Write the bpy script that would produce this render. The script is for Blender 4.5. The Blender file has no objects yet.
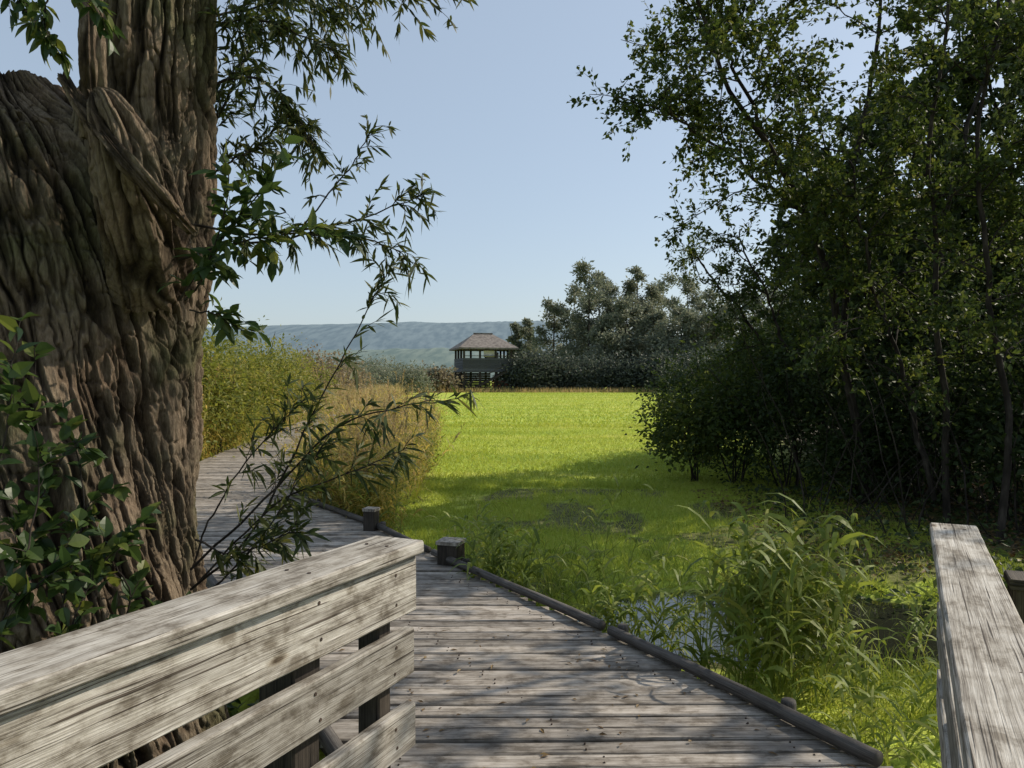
import bpy, math
import numpy as np
from mathutils import Vector
rng = np.random.default_rng(7)
F=760.0; CX=512.0; HY=378.0; CH=1.6
def W(px,py,Y): return np.array([(px-CX)/F*Y, Y, CH-(py-HY)/F*Y])
sc=bpy.context.scene
# ---------------------------------------------------------------- noise
_T=rng.random((64,64,64))
def vnoise(x,y,z):
    x=np.asarray(x,float);y=np.asarray(y,float);z=np.asarray(z,float)
    x,y,z=np.broadcast_arrays(x,y,z)
    xi=np.floor(x).astype(int);yi=np.floor(y).astype(int);zi=np.floor(z).astype(int)
    fx=x-xi;fy=y-yi;fz=z-zi
    fx=fx*fx*(3-2*fx);fy=fy*fy*(3-2*fy);fz=fz*fz*(3-2*fz)
    r=0
    for a in (0,1):
        for b in (0,1):
            for c in (0,1):
                w=(fx if a else 1-fx)*(fy if b else 1-fy)*(fz if c else 1-fz)
                r=r+w*_T[(xi+a)&63,(yi+b)&63,(zi+c)&63]
    return r
def fbm(x,y,z,o=4):
    r=0;a=.5;t=0
    for i in range(o):
        r=r+a*vnoise(x,y,z);t+=a;a*=.5;x=x*2.03+7;y=y*2.03+3;z=z*2.03+1
    return r/t
# ---------------------------------------------------------------- mesh builder
class MB:
    def __init__(s): s.V=[];s.F=[];s.n=0
    def add(s,V,F,mat=0,uv=None):
        V=np.asarray(V,float).reshape(-1,3)
        if not isinstance(F,list): F=[F]; uv=[uv] if uv is not None else None
        for i,f in enumerate(F):
            f=np.asarray(f,int)
            if f.ndim==1: f=f[None]
            u=None if uv is None or uv[i] is None else np.asarray(uv[i],float).reshape(-1,2)
            s.F.append((f+s.n,mat,u))
        s.V.append(V); s.n+=len(V)
    def obj(s,name,mats,smooth=False,parent=None,attr=None):
        V=np.concatenate(s.V); me=bpy.data.meshes.new(name)
        loops=np.concatenate([f.ravel() for f,_,_ in s.F])
        tot=np.concatenate([np.full(len(f),f.shape[1]) for f,_,_ in s.F])
        start=np.concatenate([[0],np.cumsum(tot)[:-1]])
        mi=np.concatenate([np.full(len(f),m) for f,m,_ in s.F])
        me.vertices.add(len(V)); me.vertices.foreach_set('co',V.ravel().astype(np.float32))
        me.loops.add(len(loops)); me.loops.foreach_set('vertex_index',loops.astype(np.int32))
        me.polygons.add(len(tot)); me.polygons.foreach_set('loop_start',start.astype(np.int32))
        me.polygons.foreach_set('loop_total',tot.astype(np.int32))
        me.polygons.foreach_set('material_index',mi.astype(np.int32))
        if any(u is not None for _,_,u in s.F):
            uv=np.concatenate([u if u is not None else np.zeros((f.size,2)) for f,_,u in s.F])
            l=me.uv_layers.new(name='UVMap'); l.data.foreach_set('uv',uv.ravel().astype(np.float32))
        me.polygons.foreach_set('use_smooth',np.full(len(tot),bool(smooth)))
        for m in mats: me.materials.append(m)
        if attr is not None:
            for k,a in attr.items():
                at=me.attributes.new(k,'FLOAT','POINT'); at.data.foreach_set('value',np.asarray(a,np.float32))
        me.update(calc_edges=True)
        o=bpy.data.objects.new(name,me); sc.collection.objects.link(o)
        if parent: o.parent=parent
        return o
def nrm(a): 
    a=np.asarray(a,float); return a/(np.linalg.norm(a,axis=-1,keepdims=True)+1e-9)
def smooth(pts,n):
    pts=np.asarray(pts,float)
    P=np.vstack([2*pts[0]-pts[1],pts,2*pts[-1]-pts[-2]])
    t=np.linspace(0,len(pts)-1-1e-6,n);i=t.astype(int);u=(t-i)[:,None]
    a,b,c,d=P[i],P[i+1],P[i+2],P[i+3]
    return .5*((2*b)+(-a+c)*u+(2*a-5*b+4*c-d)*u*u+(-a+3*b-3*c+d)*u**3)
def tube(mb,pts,rad,sides=6,mat=0,uvs=True):
    pts=np.asarray(pts,float);n=len(pts);rad=np.broadcast_to(rad,(n,))
    T=nrm(np.gradient(pts,axis=0))
    ref=np.array([0.3,0.2,1.]) if abs(T[0][2])<.8 else np.array([1.,.2,.1])
    A=nrm(np.cross(T,ref));B=np.cross(T,A)
    th=np.linspace(0,2*np.pi,sides,endpoint=False)
    V=pts[:,None]+rad[:,None,None]*(np.cos(th)[None,:,None]*A[:,None]+np.sin(th)[None,:,None]*B[:,None])
    i=np.arange(n-1)[:,None]*sides;j=np.arange(sides)[None];j2=(j+1)%sides
    Fq=np.stack([i+j,i+j2,i+sides+j2,i+sides+j],-1).reshape(-1,4)
    uv=None
    if uvs:
        L=np.concatenate([[0],np.cumsum(np.linalg.norm(np.diff(pts,axis=0),axis=1))])+rng.random()*50
        u0=np.broadcast_to(L[:-1,None],(n-1,sides));u1=np.broadcast_to(L[1:,None],(n-1,sides))
        c=2*np.pi*max(rad.max(),.01)/sides
        v0=np.broadcast_to(j*c,(n-1,sides));v1=v0+c
        uv=np.stack([np.stack([u0,v0],-1),np.stack([u0,v1],-1),np.stack([u1,v1],-1),np.stack([u1,v0],-1)],2).reshape(-1,2)
    cap0=np.arange(sides)[::-1][None];cap1=(np.arange(sides)+(n-1)*sides)[None]
    mb.add(V.reshape(-1,3),[Fq,cap0,cap1],mat,[uv,None,None] if uvs else None)
def board(mb,p,q,w,h,up=(0,0,1),ch=.004,seg=1,jit=0.,mat=0,warp=0.):
    p=np.asarray(p,float);q=np.asarray(q,float);d=nrm(q-p);up=np.asarray(up,float)
    A=nrm(np.cross(d,up));B=np.cross(A,d)
    w0,w1=(w if isinstance(w,tuple) else (w,w));h0,h1=(h if isinstance(h,tuple) else (h,h))
    n=seg+1;L=np.linalg.norm(q-p);t=np.linspace(0,1,n)
    ou=rng.random()*60;ov=rng.random()*60;V=[];per=[]
    k=warp*(vnoise(t*L*1.1+ou,ov,0)-.5)
    for i,tt in enumerate(t):
        hw=(w0+(w1-w0)*tt)/2;hh=(h0+(h1-h0)*tt)/2;c=min(ch,hw*.8,hh*.8)
        s=np.array([[-hw,-hh+c],[-hw+c,-hh],[hw-c,-hh],[hw,-hh+c],[hw,hh-c],[hw-c,hh],[-hw+c,hh],[-hw,hh-c]])
        dd=np.linalg.norm(np.roll(s,-1,0)-s,axis=1);per.append(np.concatenate([[0],np.cumsum(dd)]))
        if jit>0: s=s+(rng.random(s.shape)-.5)*jit*2
        V.append(p+(q-p)*tt+s[:,:1]*A+s[:,1:]*B+k[i]*B)
    V=np.concatenate(V);Fq=[];UV=[]
    for i in range(seg):
        for j in range(8):
            j2=(j+1)%8
            Fq.append([i*8+j,i*8+j2,i*8+8+j2,i*8+8+j])
            UV+= [[ou+t[i]*L,ov+per[0][j]],[ou+t[i]*L,ov+per[0][j+1]],[ou+t[i+1]*L,ov+per[0][j+1]],[ou+t[i+1]*L,ov+per[0][j]]]
    def capuv(idx):
        r=V[idx]-V[idx[0]];return np.stack([r@A*4+ou,r@B+ov],-1)
    c0=np.arange(8)[::-1];c1=np.arange(8)+seg*8
    mb.add(V,[np.array(Fq),c0[None],c1[None]],mat,[UV,capuv(c0),capuv(c1)])
def ribbons(mb,P,D,L,Wd,droop=.3,prof=(1,.85,.5,.03),mat=0,upn=.6):
    P=np.asarray(P,float);n=len(P)
    if n==0:return
    D=nrm(D);L=np.broadcast_to(L,(n,));Wd=np.broadcast_to(Wd,(n,));droop=np.broadcast_to(droop,(n,))
    U=nrm(rng.normal(size=(n,3))*upn+np.array([0,0,1.]));S=nrm(np.cross(D,U)+rng.normal(size=(n,3))*.05)
    k=len(prof);t=np.linspace(0,1,k)
    C=P[:,None]+D[:,None]*(L[:,None]*t)[...,None]
    C[...,2]-=droop[:,None]*L[:,None]*t**2
    off=S[:,None]*(Wd[:,None]*np.array(prof)/2)[...,None]
    V=np.stack([C-off,C+off],2).reshape(n,-1,3)
    b=np.arange(n)[:,None]*2*k;i=np.arange(k-1)[None]*2
    f=np.stack([b+i,b+i+1,b+i+3,b+i+2],-1).reshape(-1,4)
    mb.add(V.reshape(-1,3),f,mat)
def leafq(mb,P,D,L,Wd,mat=0,upn=.8):
    P=np.asarray(P,float);n=len(P)
    if n==0:return
    D=nrm(D);L=np.broadcast_to(L,(n,))[:,None];Wd=np.broadcast_to(Wd,(n,))[:,None]
    U=nrm(rng.normal(size=(n,3))*upn+np.array([0,0,1.]));S=nrm(np.cross(D,U));N=np.cross(S,D)
    V=np.stack([P,P+D*L*.45-S*Wd/2+N*L*.06,P+D*L-N*L*.08,P+D*L*.45+S*Wd/2+N*L*.06],1).reshape(-1,3)
    mb.add(V,np.arange(n*4).reshape(n,4),mat)
def leaffull(mb,P,D,L,Wd,mat=0,upn=.5,curl=.18):
    P=np.asarray(P,float);n=len(P)
    if n==0:return
    D=nrm(D);L=np.broadcast_to(L,(n,))[:,None];Wd=np.broadcast_to(Wd,(n,))[:,None]
    U=nrm(rng.normal(size=(n,3))*upn+np.array([0,0,1.]));S=nrm(np.cross(D,U));N=np.cross(S,D)
    ts=[0,.15,.38,.62,.84,1];ws=[.03,.6,1,.85,.42,0.02];rows=[]
    for t,w in zip(ts,ws):
        c=P+D*L*t-N*L*curl*t*t
        rows+= [c-S*Wd*w/2+N*Wd*w*.16,c,c+S*Wd*w/2+N*Wd*w*.16]
    V=np.stack(rows,1);m=len(rows);b=np.arange(n)[:,None]*m;i=(np.arange(5)*3)[None]
    f=np.concatenate([np.stack([b+i,b+i+1,b+i+4,b+i+3],-1).reshape(-1,4),np.stack([b+i+1,b+i+2,b+i+5,b+i+4],-1).reshape(-1,4)])
    mb.add(V.reshape(-1,3),f,mat)
# ---------------------------------------------------------------- materials
def newmat(name):
    m=bpy.data.materials.new(name);m.use_nodes=True;nt=m.node_tree;nt.nodes.clear();return m,nt
def N(nt,t,**kw):
    n=nt.nodes.new(t)
    for k,v in kw.items(): setattr(n,k,v)
    return n
def ramp(nt,stops):
    r=N(nt,'ShaderNodeValToRGB');e=r.color_ramp.elements
    while len(e)<len(stops): e.new(.5)
    for x,(p,c) in zip(e,stops): x.position=p;x.color=(*c,1)
    return r
def leafmat(name,cols,tr=.35,rough=.55,trc=1.5,spec=.3):
    m,nt=newmat(name);L=nt.links
    g=N(nt,'ShaderNodeNewGeometry');r=ramp(nt,[(i/(len(cols)-1),c) for i,c in enumerate(cols)])
    no=N(nt,'ShaderNodeTexNoise');no.inputs['Scale'].default_value=.9;no.inputs['Detail'].default_value=0
    ma=N(nt,'ShaderNodeMath',operation='MULTIPLY_ADD');ma.inputs[1].default_value=.6;
    mb_=N(nt,'ShaderNodeMath',operation='MULTIPLY');mb_.inputs[1].default_value=.45
    L.new(g.outputs['Position'],no.inputs['Vector']);L.new(no.outputs['Fac'],mb_.inputs[0])
    L.new(g.outputs['Random Per Island'],ma.inputs[0]);L.new(mb_.outputs[0],ma.inputs[2]);L.new(ma.outputs[0],r.inputs[0])
    p=N(nt,'ShaderNodeBsdfPrincipled');p.inputs['Roughness'].default_value=rough;p.inputs['Specular IOR Level'].default_value=spec
    t=N(nt,'ShaderNodeBsdfTranslucent');hs=N(nt,'ShaderNodeHueSaturation');hs.inputs['Value'].default_value=trc;hs.inputs['Hue'].default_value=.485;hs.inputs['Saturation'].default_value=1.05
    mx=N(nt,'ShaderNodeMixShader');mx.inputs[0].default_value=tr;o=N(nt,'ShaderNodeOutputMaterial')
    L.new(r.outputs[0],p.inputs['Base Color']);L.new(r.outputs[0],hs.inputs['Color']);L.new(hs.outputs[0],t.inputs['Color'])
    L.new(p.outputs[0],mx.inputs[1]);L.new(t.outputs[0],mx.inputs[2]);L.new(mx.outputs[0],o.inputs[0]);return m
def woodmat(name,dark,mid,light,bump=.5,stain=.5):
    m,nt=newmat(name);L=nt.links
    uv=N(nt,'ShaderNodeUVMap')
    def tex(sx,sy,det,dist,ro=.5):
        mp=N(nt,'ShaderNodeMapping');mp.inputs['Scale'].default_value=(sx,sy,1);L.new(uv.outputs[0],mp.inputs[0])
        n=N(nt,'ShaderNodeTexNoise');n.inputs['Scale'].default_value=1;n.inputs['Detail'].default_value=det;n.inputs['Distortion'].default_value=dist;n.inputs['Roughness'].default_value=ro
        L.new(mp.outputs[0],n.inputs['Vector']);return n
    n1=tex(5,260,3,0,.65);n2=tex(1.0,32,3,.6);nc=tex(2.0,120,1,.2);n3=tex(7,12,6,.2,.7)
    g=N(nt,'ShaderNodeNewGeometry')
    a1=N(nt,'ShaderNodeMath',operation='MULTIPLY_ADD');a1.inputs[1].default_value=.6
    a2=N(nt,'ShaderNodeMath',operation='MULTIPLY');a2.inputs[1].default_value=.4
    L.new(n1.outputs[0],a1.inputs[0]);L.new(n2.outputs[0],a2.inputs[0]);L.new(a2.outputs[0],a1.inputs[2])
    r=ramp(nt,[(.36,dark),(.48,mid),(.64,light)]);L.new(a1.outputs[0],r.inputs[0])
    rc=ramp(nt,[(.30,(.22,.19,.17)),(.36,(1,1,1))]);L.new(nc.outputs[0],rc.inputs[0])
    rs=ramp(nt,[(.38,(.34,.30,.25)),(.50,(.85,.83,.80)),(.62,(1.08,1.08,1.08))]);L.new(n3.outputs[0],rs.inputs[0])
    mpk=N(nt,'ShaderNodeMapping');mpk.inputs['Scale'].default_value=(2.2,7,1);L.new(uv.outputs[0],mpk.inputs[0])
    vk=N(nt,'ShaderNodeTexVoronoi');vk.inputs['Scale'].default_value=1;L.new(mpk.outputs[0],vk.inputs['Vector'])
    rk=ramp(nt,[(.035,(.25,.2,.15)),(.075,(.8,.76,.7)),(.11,(1,1,1))]);L.new(vk.outputs['Distance'],rk.inputs[0])
    mx=N(nt,'ShaderNodeMix',data_type='RGBA',blend_type='MULTIPLY');mx.inputs[0].default_value=stain
    L.new(r.outputs[0],mx.inputs[6]);L.new(rs.outputs[0],mx.inputs[7])
    mc=N(nt,'ShaderNodeMix',data_type='RGBA',blend_type='MULTIPLY');mc.inputs[0].default_value=1
    L.new(mx.outputs[2],mc.inputs[6]);L.new(rc.outputs[0],mc.inputs[7])
    mk=N(nt,'ShaderNodeMix',data_type='RGBA',blend_type='MULTIPLY');mk.inputs[0].default_value=1
    L.new(mc.outputs[2],mk.inputs[6]);L.new(rk.outputs[0],mk.inputs[7])
    mr=N(nt,'ShaderNodeMapRange');mr.inputs[3].default_value=.68;mr.inputs[4].default_value=1.2;L.new(g.outputs['Random Per Island'],mr.inputs[0])
    mx2=N(nt,'ShaderNodeVectorMath',operation='SCALE');L.new(mk.outputs[2],mx2.inputs[0]);L.new(mr.outputs[0],mx2.inputs['Scale'])
    p=N(nt,'ShaderNodeBsdfPrincipled');p.inputs['Roughness'].default_value=.75;p.inputs['Specular IOR Level'].default_value=.35
    hh=N(nt,'ShaderNodeMath',operation='MULTIPLY');L.new(a1.outputs[0],hh.inputs[0]);L.new(rc.outputs[0],hh.inputs[1])
    b=N(nt,'ShaderNodeBump');b.inputs['Strength'].default_value=bump;b.inputs['Distance'].default_value=.004
    L.new(hh.outputs[0],b.inputs['Height']);L.new(b.outputs[0],p.inputs['Normal']);L.new(mx2.outputs[0],p.inputs['Base Color'])
    o=N(nt,'ShaderNodeOutputMaterial');L.new(p.outputs[0],o.inputs[0]);return m
def noisemat(name,stops,scale=5,detail=6,rough=.9,bump=0,bd=.02,zs=1,ys=1):
    m,nt=newmat(name);L=nt.links
    g=N(nt,'ShaderNodeNewGeometry');mp=N(nt,'ShaderNodeMapping');mp.inputs['Scale'].default_value=(1,ys,zs)
    n=N(nt,'ShaderNodeTexNoise');n.inputs['Scale'].default_value=scale;n.inputs['Detail'].default_value=detail
    L.new(g.outputs['Position'],mp.inputs[0]);L.new(mp.outputs[0],n.inputs['Vector'])
    r=ramp(nt,stops);L.new(n.outputs[0],r.inputs[0])
    p=N(nt,'ShaderNodeBsdfPrincipled');p.inputs['Roughness'].default_value=rough;p.inputs['Specular IOR Level'].default_value=.2
    L.new(r.outputs[0],p.inputs['Base Color'])
    if bump:
        b=N(nt,'ShaderNodeBump');b.inputs['Strength'].default_value=bump;b.inputs['Distance'].default_value=bd
        L.new(n.outputs[0],b.inputs['Height']);L.new(b.outputs[0],p.inputs['Normal'])
    o=N(nt,'ShaderNodeOutputMaterial');L.new(p.outputs[0],o.inputs[0]);return m
M_rail=woodmat('weathered_rail_wood',(.12,.105,.088),(.33,.31,.275),(.56,.54,.495),.9,.9)
M_deck=woodmat('deck_wood',(.12,.105,.09),(.30,.272,.238),(.50,.46,.415),.9,.85)
M_post=woodmat('dark_post_wood',(.02,.016,.012),(.045,.036,.028),(.09,.075,.06),.8,.5)
M_log=woodmat('log_wood',(.028,.025,.022),(.075,.067,.060),(.15,.138,.125),.6,.5)
M_bark=noisemat('tree_bark',[(.3,(.014,.011,.009)),(.55,(.038,.031,.025)),(.75,(.08,.067,.054))],14,4,.95,.6,.02,.35)
M_alder=leafmat('alder_leaves',[(.021,.038,.010),(.039,.064,.014),(.065,.095,.019),(.145,.155,.035)],.40)
M_dark=leafmat('thicket_leaves',[(.016,.029,.011),(.028,.048,.014),(.045,.070,.018),(.085,.105,.028)],.34)
M_willow=leafmat('willow_leaves',[(.018,.034,.010),(.032,.051,.013),(.055,.074,.02),(.15,.145,.035)],.34)
M_broad=leafmat('broad_leaves',[(.018,.040,.013),(.032,.062,.017),(.058,.095,.024),(.20,.20,.035)],.38,.4)
M_reed=leafmat('reed_leaves',[(.06,.105,.018),(.12,.17,.028),(.19,.24,.045),(.32,.31,.09)],.4)
M_tan=leafmat('dry_grass',[(.20,.20,.06),(.31,.27,.10),(.42,.32,.15),(.52,.38,.23)],.4)
M_gold=leafmat('golden_reed',[(.20,.22,.04),(.33,.30,.06),(.47,.38,.09),(.56,.43,.15)],.45)
M_shrub=leafmat('lit_shrub',[(.07,.10,.02),(.13,.16,.03),(.22,.23,.045),(.34,.30,.08)],.42)
M_far=leafmat('hazed_far_leaves',[(.11,.135,.105),(.145,.17,.12),(.185,.20,.14),(.26,.25,.17)],.35)  # distance haze mixed into the leaf colour, greyer and bluer
M_fard=leafmat('far_dark_leaves',[(.044,.060,.050),(.060,.078,.060),(.085,.10,.075),(.11,.13,.095)],.3)
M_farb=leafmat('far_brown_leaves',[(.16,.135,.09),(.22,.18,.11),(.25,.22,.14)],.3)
M_grass=leafmat('grass_blades',[(.19,.26,.04),(.29,.37,.055),(.40,.46,.075),(.50,.50,.13)],.36,.6,1.2)
# ---------------------------------------------------------------- ground
def gz(x,y):
    x=np.asarray(x,float);y=np.asarray(y,float)
    z=-.35+.10*(fbm(x*.5+20,y*.5+20,3,3)-.5)*np.clip(1-y/60,0.15,1)+.035*(fbm(x*3+9,y*3+5,1,3)-.5)*(y<40)
    pond=np.exp(-(((x-2.3)/1.75)**2+((y-6.3)/1.05)**2)**1.5)
    z=z-.27*pond*(.6+.8*fbm(x*1.7,y*1.7,8,3))
    z=z+.25*np.clip((x-3.3-.12*y)/5,0,1)*np.clip(1-y/50,0,1)
    z=z-.5*np.exp(-((x+2.0)**2+(y-2.2)**2)/2.5)*(y>1)*0.3
    return z
n=340
t=np.linspace(-1,1,n)
xs=np.sinh(t*7.2)*2.2*1.0; ys=np.sinh(t*7.2)*2.2+7
X,Y=np.meshgrid(xs,ys);Z=gz(X,Y);Z=np.where(np.hypot(X,Y)>80,-.35,Z)
V=np.stack([X,Y,Z],-1).reshape(-1,3)
i=np.arange(n-1)[:,None]*n;j=np.arange(n-1)[None]
f=np.stack([i+j,i+j+1,i+n+j+1,i+n+j],-1).reshape(-1,4)
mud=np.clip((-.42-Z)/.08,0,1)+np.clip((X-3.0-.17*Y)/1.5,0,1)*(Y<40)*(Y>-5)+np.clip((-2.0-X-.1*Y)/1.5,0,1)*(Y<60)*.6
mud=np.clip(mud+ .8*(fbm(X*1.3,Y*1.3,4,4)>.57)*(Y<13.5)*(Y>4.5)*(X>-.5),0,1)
m,nt=newmat('meadow_ground');L=nt.links
g=N(nt,'ShaderNodeNewGeometry')
na=N(nt,'ShaderNodeTexNoise');na.inputs['Scale'].default_value=.22;na.inputs['Detail'].default_value=6;na.inputs['Roughness'].default_value=.65
mp=N(nt,'ShaderNodeMapping');mp.inputs['Scale'].default_value=(.25,1.4,1);L.new(g.outputs['Position'],mp.inputs[0]);L.new(mp.outputs[0],na.inputs['Vector'])
nb=N(nt,'ShaderNodeTexNoise');nb.inputs['Scale'].default_value=9;nb.inputs['Detail'].default_value=4;L.new(g.outputs['Position'],nb.inputs['Vector'])
ra=ramp(nt,[(.35,(.25,.35,.045)),(.5,(.38,.47,.065)),(.66,(.55,.55,.13))]);L.new(na.outputs[0],ra.inputs[0])
rb=ramp(nt,[(.3,(.5,.5,.45)),(.6,(1.05,1.05,1))]);L.new(nb.outputs[0],rb.inputs[0])
mm=N(nt,'ShaderNodeMix',data_type='RGBA',blend_type='MULTIPLY');mm.inputs[0].default_value=1;L.new(ra.outputs[0],mm.inputs[6]);L.new(rb.outputs[0],mm.inputs[7])
at=N(nt,'ShaderNodeAttribute',attribute_name='mud')
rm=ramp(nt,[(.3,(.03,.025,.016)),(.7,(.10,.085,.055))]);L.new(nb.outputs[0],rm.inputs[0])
m2=N(nt,'ShaderNodeMix',data_type='RGBA');L.new(at.outputs['Fac'],m2.inputs[0]);L.new(mm.outputs[2],m2.inputs[6]);L.new(rm.outputs[0],m2.inputs[7])
p=N(nt,'ShaderNodeBsdfPrincipled');p.inputs['Roughness'].default_value=.9;p.inputs['Specular IOR Level'].default_value=.15;L.new(m2.outputs[2],p.inputs['Base Color'])
b=N(nt,'ShaderNodeBump');b.inputs['Strength'].default_value=.7;b.inputs['Distance'].default_value=.08;L.new(nb.outputs[0],b.inputs['Height']);L.new(b.outputs[0],p.inputs['Normal'])
o=N(nt,'ShaderNodeOutputMaterial');L.new(p.outputs[0],o.inputs[0])
mb=MB();mb.add(V,f);mb.obj('meadow_ground',[m],True,attr={'mud':mud.ravel()})
# pond
m,nt=newmat('pond_water');L=nt.links
p=N(nt,'ShaderNodeBsdfPrincipled');p.inputs['Base Color'].default_value=(.02,.022,.014,1);p.inputs['Roughness'].default_value=.04;p.inputs['Specular IOR Level'].default_value=.9
g=N(nt,'ShaderNodeNewGeometry');nn=N(nt,'ShaderNodeTexNoise');nn.inputs['Scale'].default_value=6;L.new(g.outputs['Position'],nn.inputs['Vector'])
b=N(nt,'ShaderNodeBump');b.inputs['Strength'].default_value=.15;b.inputs['Distance'].default_value=.02;L.new(nn.outputs[0],b.inputs['Height']);L.new(b.outputs[0],p.inputs['Normal'])
o=N(nt,'ShaderNodeOutputMaterial');L.new(p.outputs[0],o.inputs[0])
a=np.linspace(0,2*np.pi,48,endpoint=False);mb=MB()
mb.add(np.stack([2.3+2.5*np.cos(a),6.3+1.6*np.sin(a),np.full(48,-.455)],-1),np.arange(48)[None]);mb.obj('pond_water',[m])
# ---------------------------------------------------------------- boardwalk
prs=np.array([[-1.97,-.9,-.2,-.9],[-.95,1.3,.85,1.35],[-.38,2.55,1.48,2.65],[-.56,2.95,1.56,3.0],[-1.2,4.0,1.02,4.0],[-1.85,5.05,.38,5.05],[-2.45,6.05,-.25,6.0],[-3.65,8.0,-1.45,8.15],[-5.0,10.2,-2.9,10.3],[-5.75,13,-3.85,13],[-6.3,17,-4.4,17],[-7.2,24,-5.3,24],[-8.6,34,-6.6,34]])
fine=np.array([np.interp(np.linspace(0,len(prs)-1,2600),np.arange(len(prs)),prs[:,k]) for k in range(4)]).T
mid=(fine[:,:2]+fine[:,2:])/2
S=np.concatenate([[0],np.cumsum(np.abs(np.diff(mid[:,1])))])
step=.118;ss=np.arange(0,S[-1],step)
bnd=np.array([np.interp(ss,S,fine[:,k]) for k in range(4)]).T
mb=MB()
for a,b2 in zip(bnd[:-1],bnd[1:]):
    l=(a[:2]+b2[:2])/2;r=(a[2:]+b2[2:])/2
    w0=abs(b2[1]-a[1]);w1=abs(b2[3]-a[3]);gap=.010+.007*rng.random()
    j1,j2=rng.normal(0,.014,2);z=-.02+rng.normal(0,.003);dz=rng.normal(0,.0025)
    near=l[1]<9
    board(mb,[l[0]-.03+j1,l[1],z],[r[0]+.05+j2,r[1]+rng.normal(0,.003),z+dz],(max(w0-gap,.02),max(w1-gap,.02)),.04,ch=.006,seg=9 if near else 1,jit=.0018 if near else 0,warp=.004)
for fr in (.06,.5,.93):
    c=fine[::60];pts=np.stack([c[:,0]+(c[:,2]-c[:,0])*fr,c[:,1]+(c[:,3]-c[:,1])*fr,np.full(len(c),-.13)],-1)
    for u,v in zip(pts[:-1],pts[1:]): board(mb,u,v,.09,.17,mat=1)
for k in range(0,len(bnd),14):
    for fr in (.08,.92):
        q=bnd[k];x=q[0]+(q[2]-q[0])*fr;y=q[1]+(q[3]-q[1])*fr
        board(mb,[x,y,-.8],[x,y,-.22],.12,.12,up=(0,1,0),mat=1)
mb.obj('wooden_boardwalk',[M_deck,M_post])
mb=MB()
for a,b2 in zip(bnd[:60],bnd[1:61]):
    l=(a[:2]+b2[:2])/2;r=(a[2:]+b2[2:])/2
    for fr in (.1,.5,.92):
        for s in (-.025,.025):
            c=l+(r-l)*fr;tube(mb,[[c[0]+rng.normal(0,.004),c[1]+s,-.004],[c[0],c[1]+s,.0035]],.0042,7,0,False)
M_nail=noisemat('rusty_iron',[(.3,(.03,.025,.022)),(.7,(.09,.06,.045))],60,3,.6)
mb.obj('deck_nails',[M_nail])
redge=smooth(np.array([[1.5,3.1,.04],[1.0,4.02,.04],[.42,5.0,.04],[-.22,6.0,.042],[-.9,7.1,.04],[-1.55,8.2,.04],[-2.4,9.4,.04],[-3.0,10.3,.04]]),80)
mb=MB()
def logseg(mb,pts,r):
    n=len(pts);d=rng.normal(0,.001,(n,3));d=(d+np.roll(d,1,0)+np.roll(d,-1,0))/2
    tube(mb,pts+d,r*(1+rng.normal(0,.01,n)),16)
logseg(mb,redge[:20],np.linspace(.033,.031,20));logseg(mb,redge[20:43]+[.008,0,0],np.linspace(.032,.030,23));logseg(mb,redge[43:]+[0.014,0,0],.031)
for k in (6,19,38,55,70):
    c=redge[k];tube(mb,[c+[.08,.03,-.6],c+[.08,.03,.01],c+[.08,.03,.025]],[.036,.036,.032],10)
mb.obj('log_edging',[M_log],True)
mb=MB();ledge=smooth(np.array([[-.62,2.95,.045],[-1.2,4.0,.045],[-1.85,5.05,.045],[-2.45,6.05,.045],[-3.65,8.0,.045],[-5.0,10.2,.045]]),60)
logseg(mb,ledge,np.linspace(.036,.034,60));mb.obj('log_edging',[M_log],True)
def bollard(px,py,Y,w,h):
    mb=MB();c=W(px,py,Y);c[2]=float(gz(c[0],c[1]))
    top=W(px,py,Y)[2]
    board(mb,[c[0],c[1],-.6],[c[0],c[1],top-.03],w,w,up=(.3,1,0),ch=.012,seg=4,jit=.003,mat=1)
    board(mb,[c[0],c[1],top-.029],[c[0],c[1],top],w*1.12,w*1.12,up=(.3,1,0),ch=.01,jit=.002,mat=0)  # paler wood on top, dark wood below: sunlit top put into the colour
    mb.obj('wooden_bollard',[M_deck,M_post])
bollard(451,540,6.6,.19,.3);bollard(371,508,8.0,.13,.3)
# ---------------------------------------------------------------- railings
def rail(end,dr,side,capw,zt,postoff,ln=3.6):
    d=np.array([dr[0],dr[1],0.]);d/=np.linalg.norm(d);nr=np.array([d[1],-d[0],0])*side
    E=np.array([end[0],end[1],0.]);mb=MB()
    def P(t,o,z): return E-d*t+nr*o+np.array([0,0,z])
    board(mb,P(-.01,-capw/2,zt-.022),P(ln,-capw/2,zt-.018),capw,.044,ch=.006,seg=40,jit=.0009,warp=.004)
    for z0,z1,e in ((zt-.235,zt-.05,0.0),(zt-.445,zt-.29,.012),(zt-.70,zt-.55,.004)):
        board(mb,P(e,-.045,(z0+z1)/2),P(ln,-.045,(z0+z1)/2+rng.normal(0,.004)),.04,z1-z0,ch=.005,seg=40,jit=.0009,warp=.006)
    for t0,pw in postoff:
        board(mb,P(t0,-.045-.022-pw/2,-.7),P(t0,-.045-.022-pw/2,zt-.048),pw,pw*.9,up=tuple(d),ch=.008,seg=8,jit=.002,mat=1)
    for t0,pw in postoff:
        for z in (zt-.09,zt-.19,zt-.33,zt-.41,zt-.59,zt-.66):
            c=P(t0+rng.normal(0,.006),-.0245,z+rng.normal(0,.004));tube(mb,[c-nr*.004,c+nr*.0012],.0055,8,2,False)
        for s in (.3,.7):
            c=P(t0,-capw*s,zt+.0015);tube(mb,[c-np.array([0,0,.006]),c+np.array([0,0,.0015])],.0055,8,2,False)
    return mb,P
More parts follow.
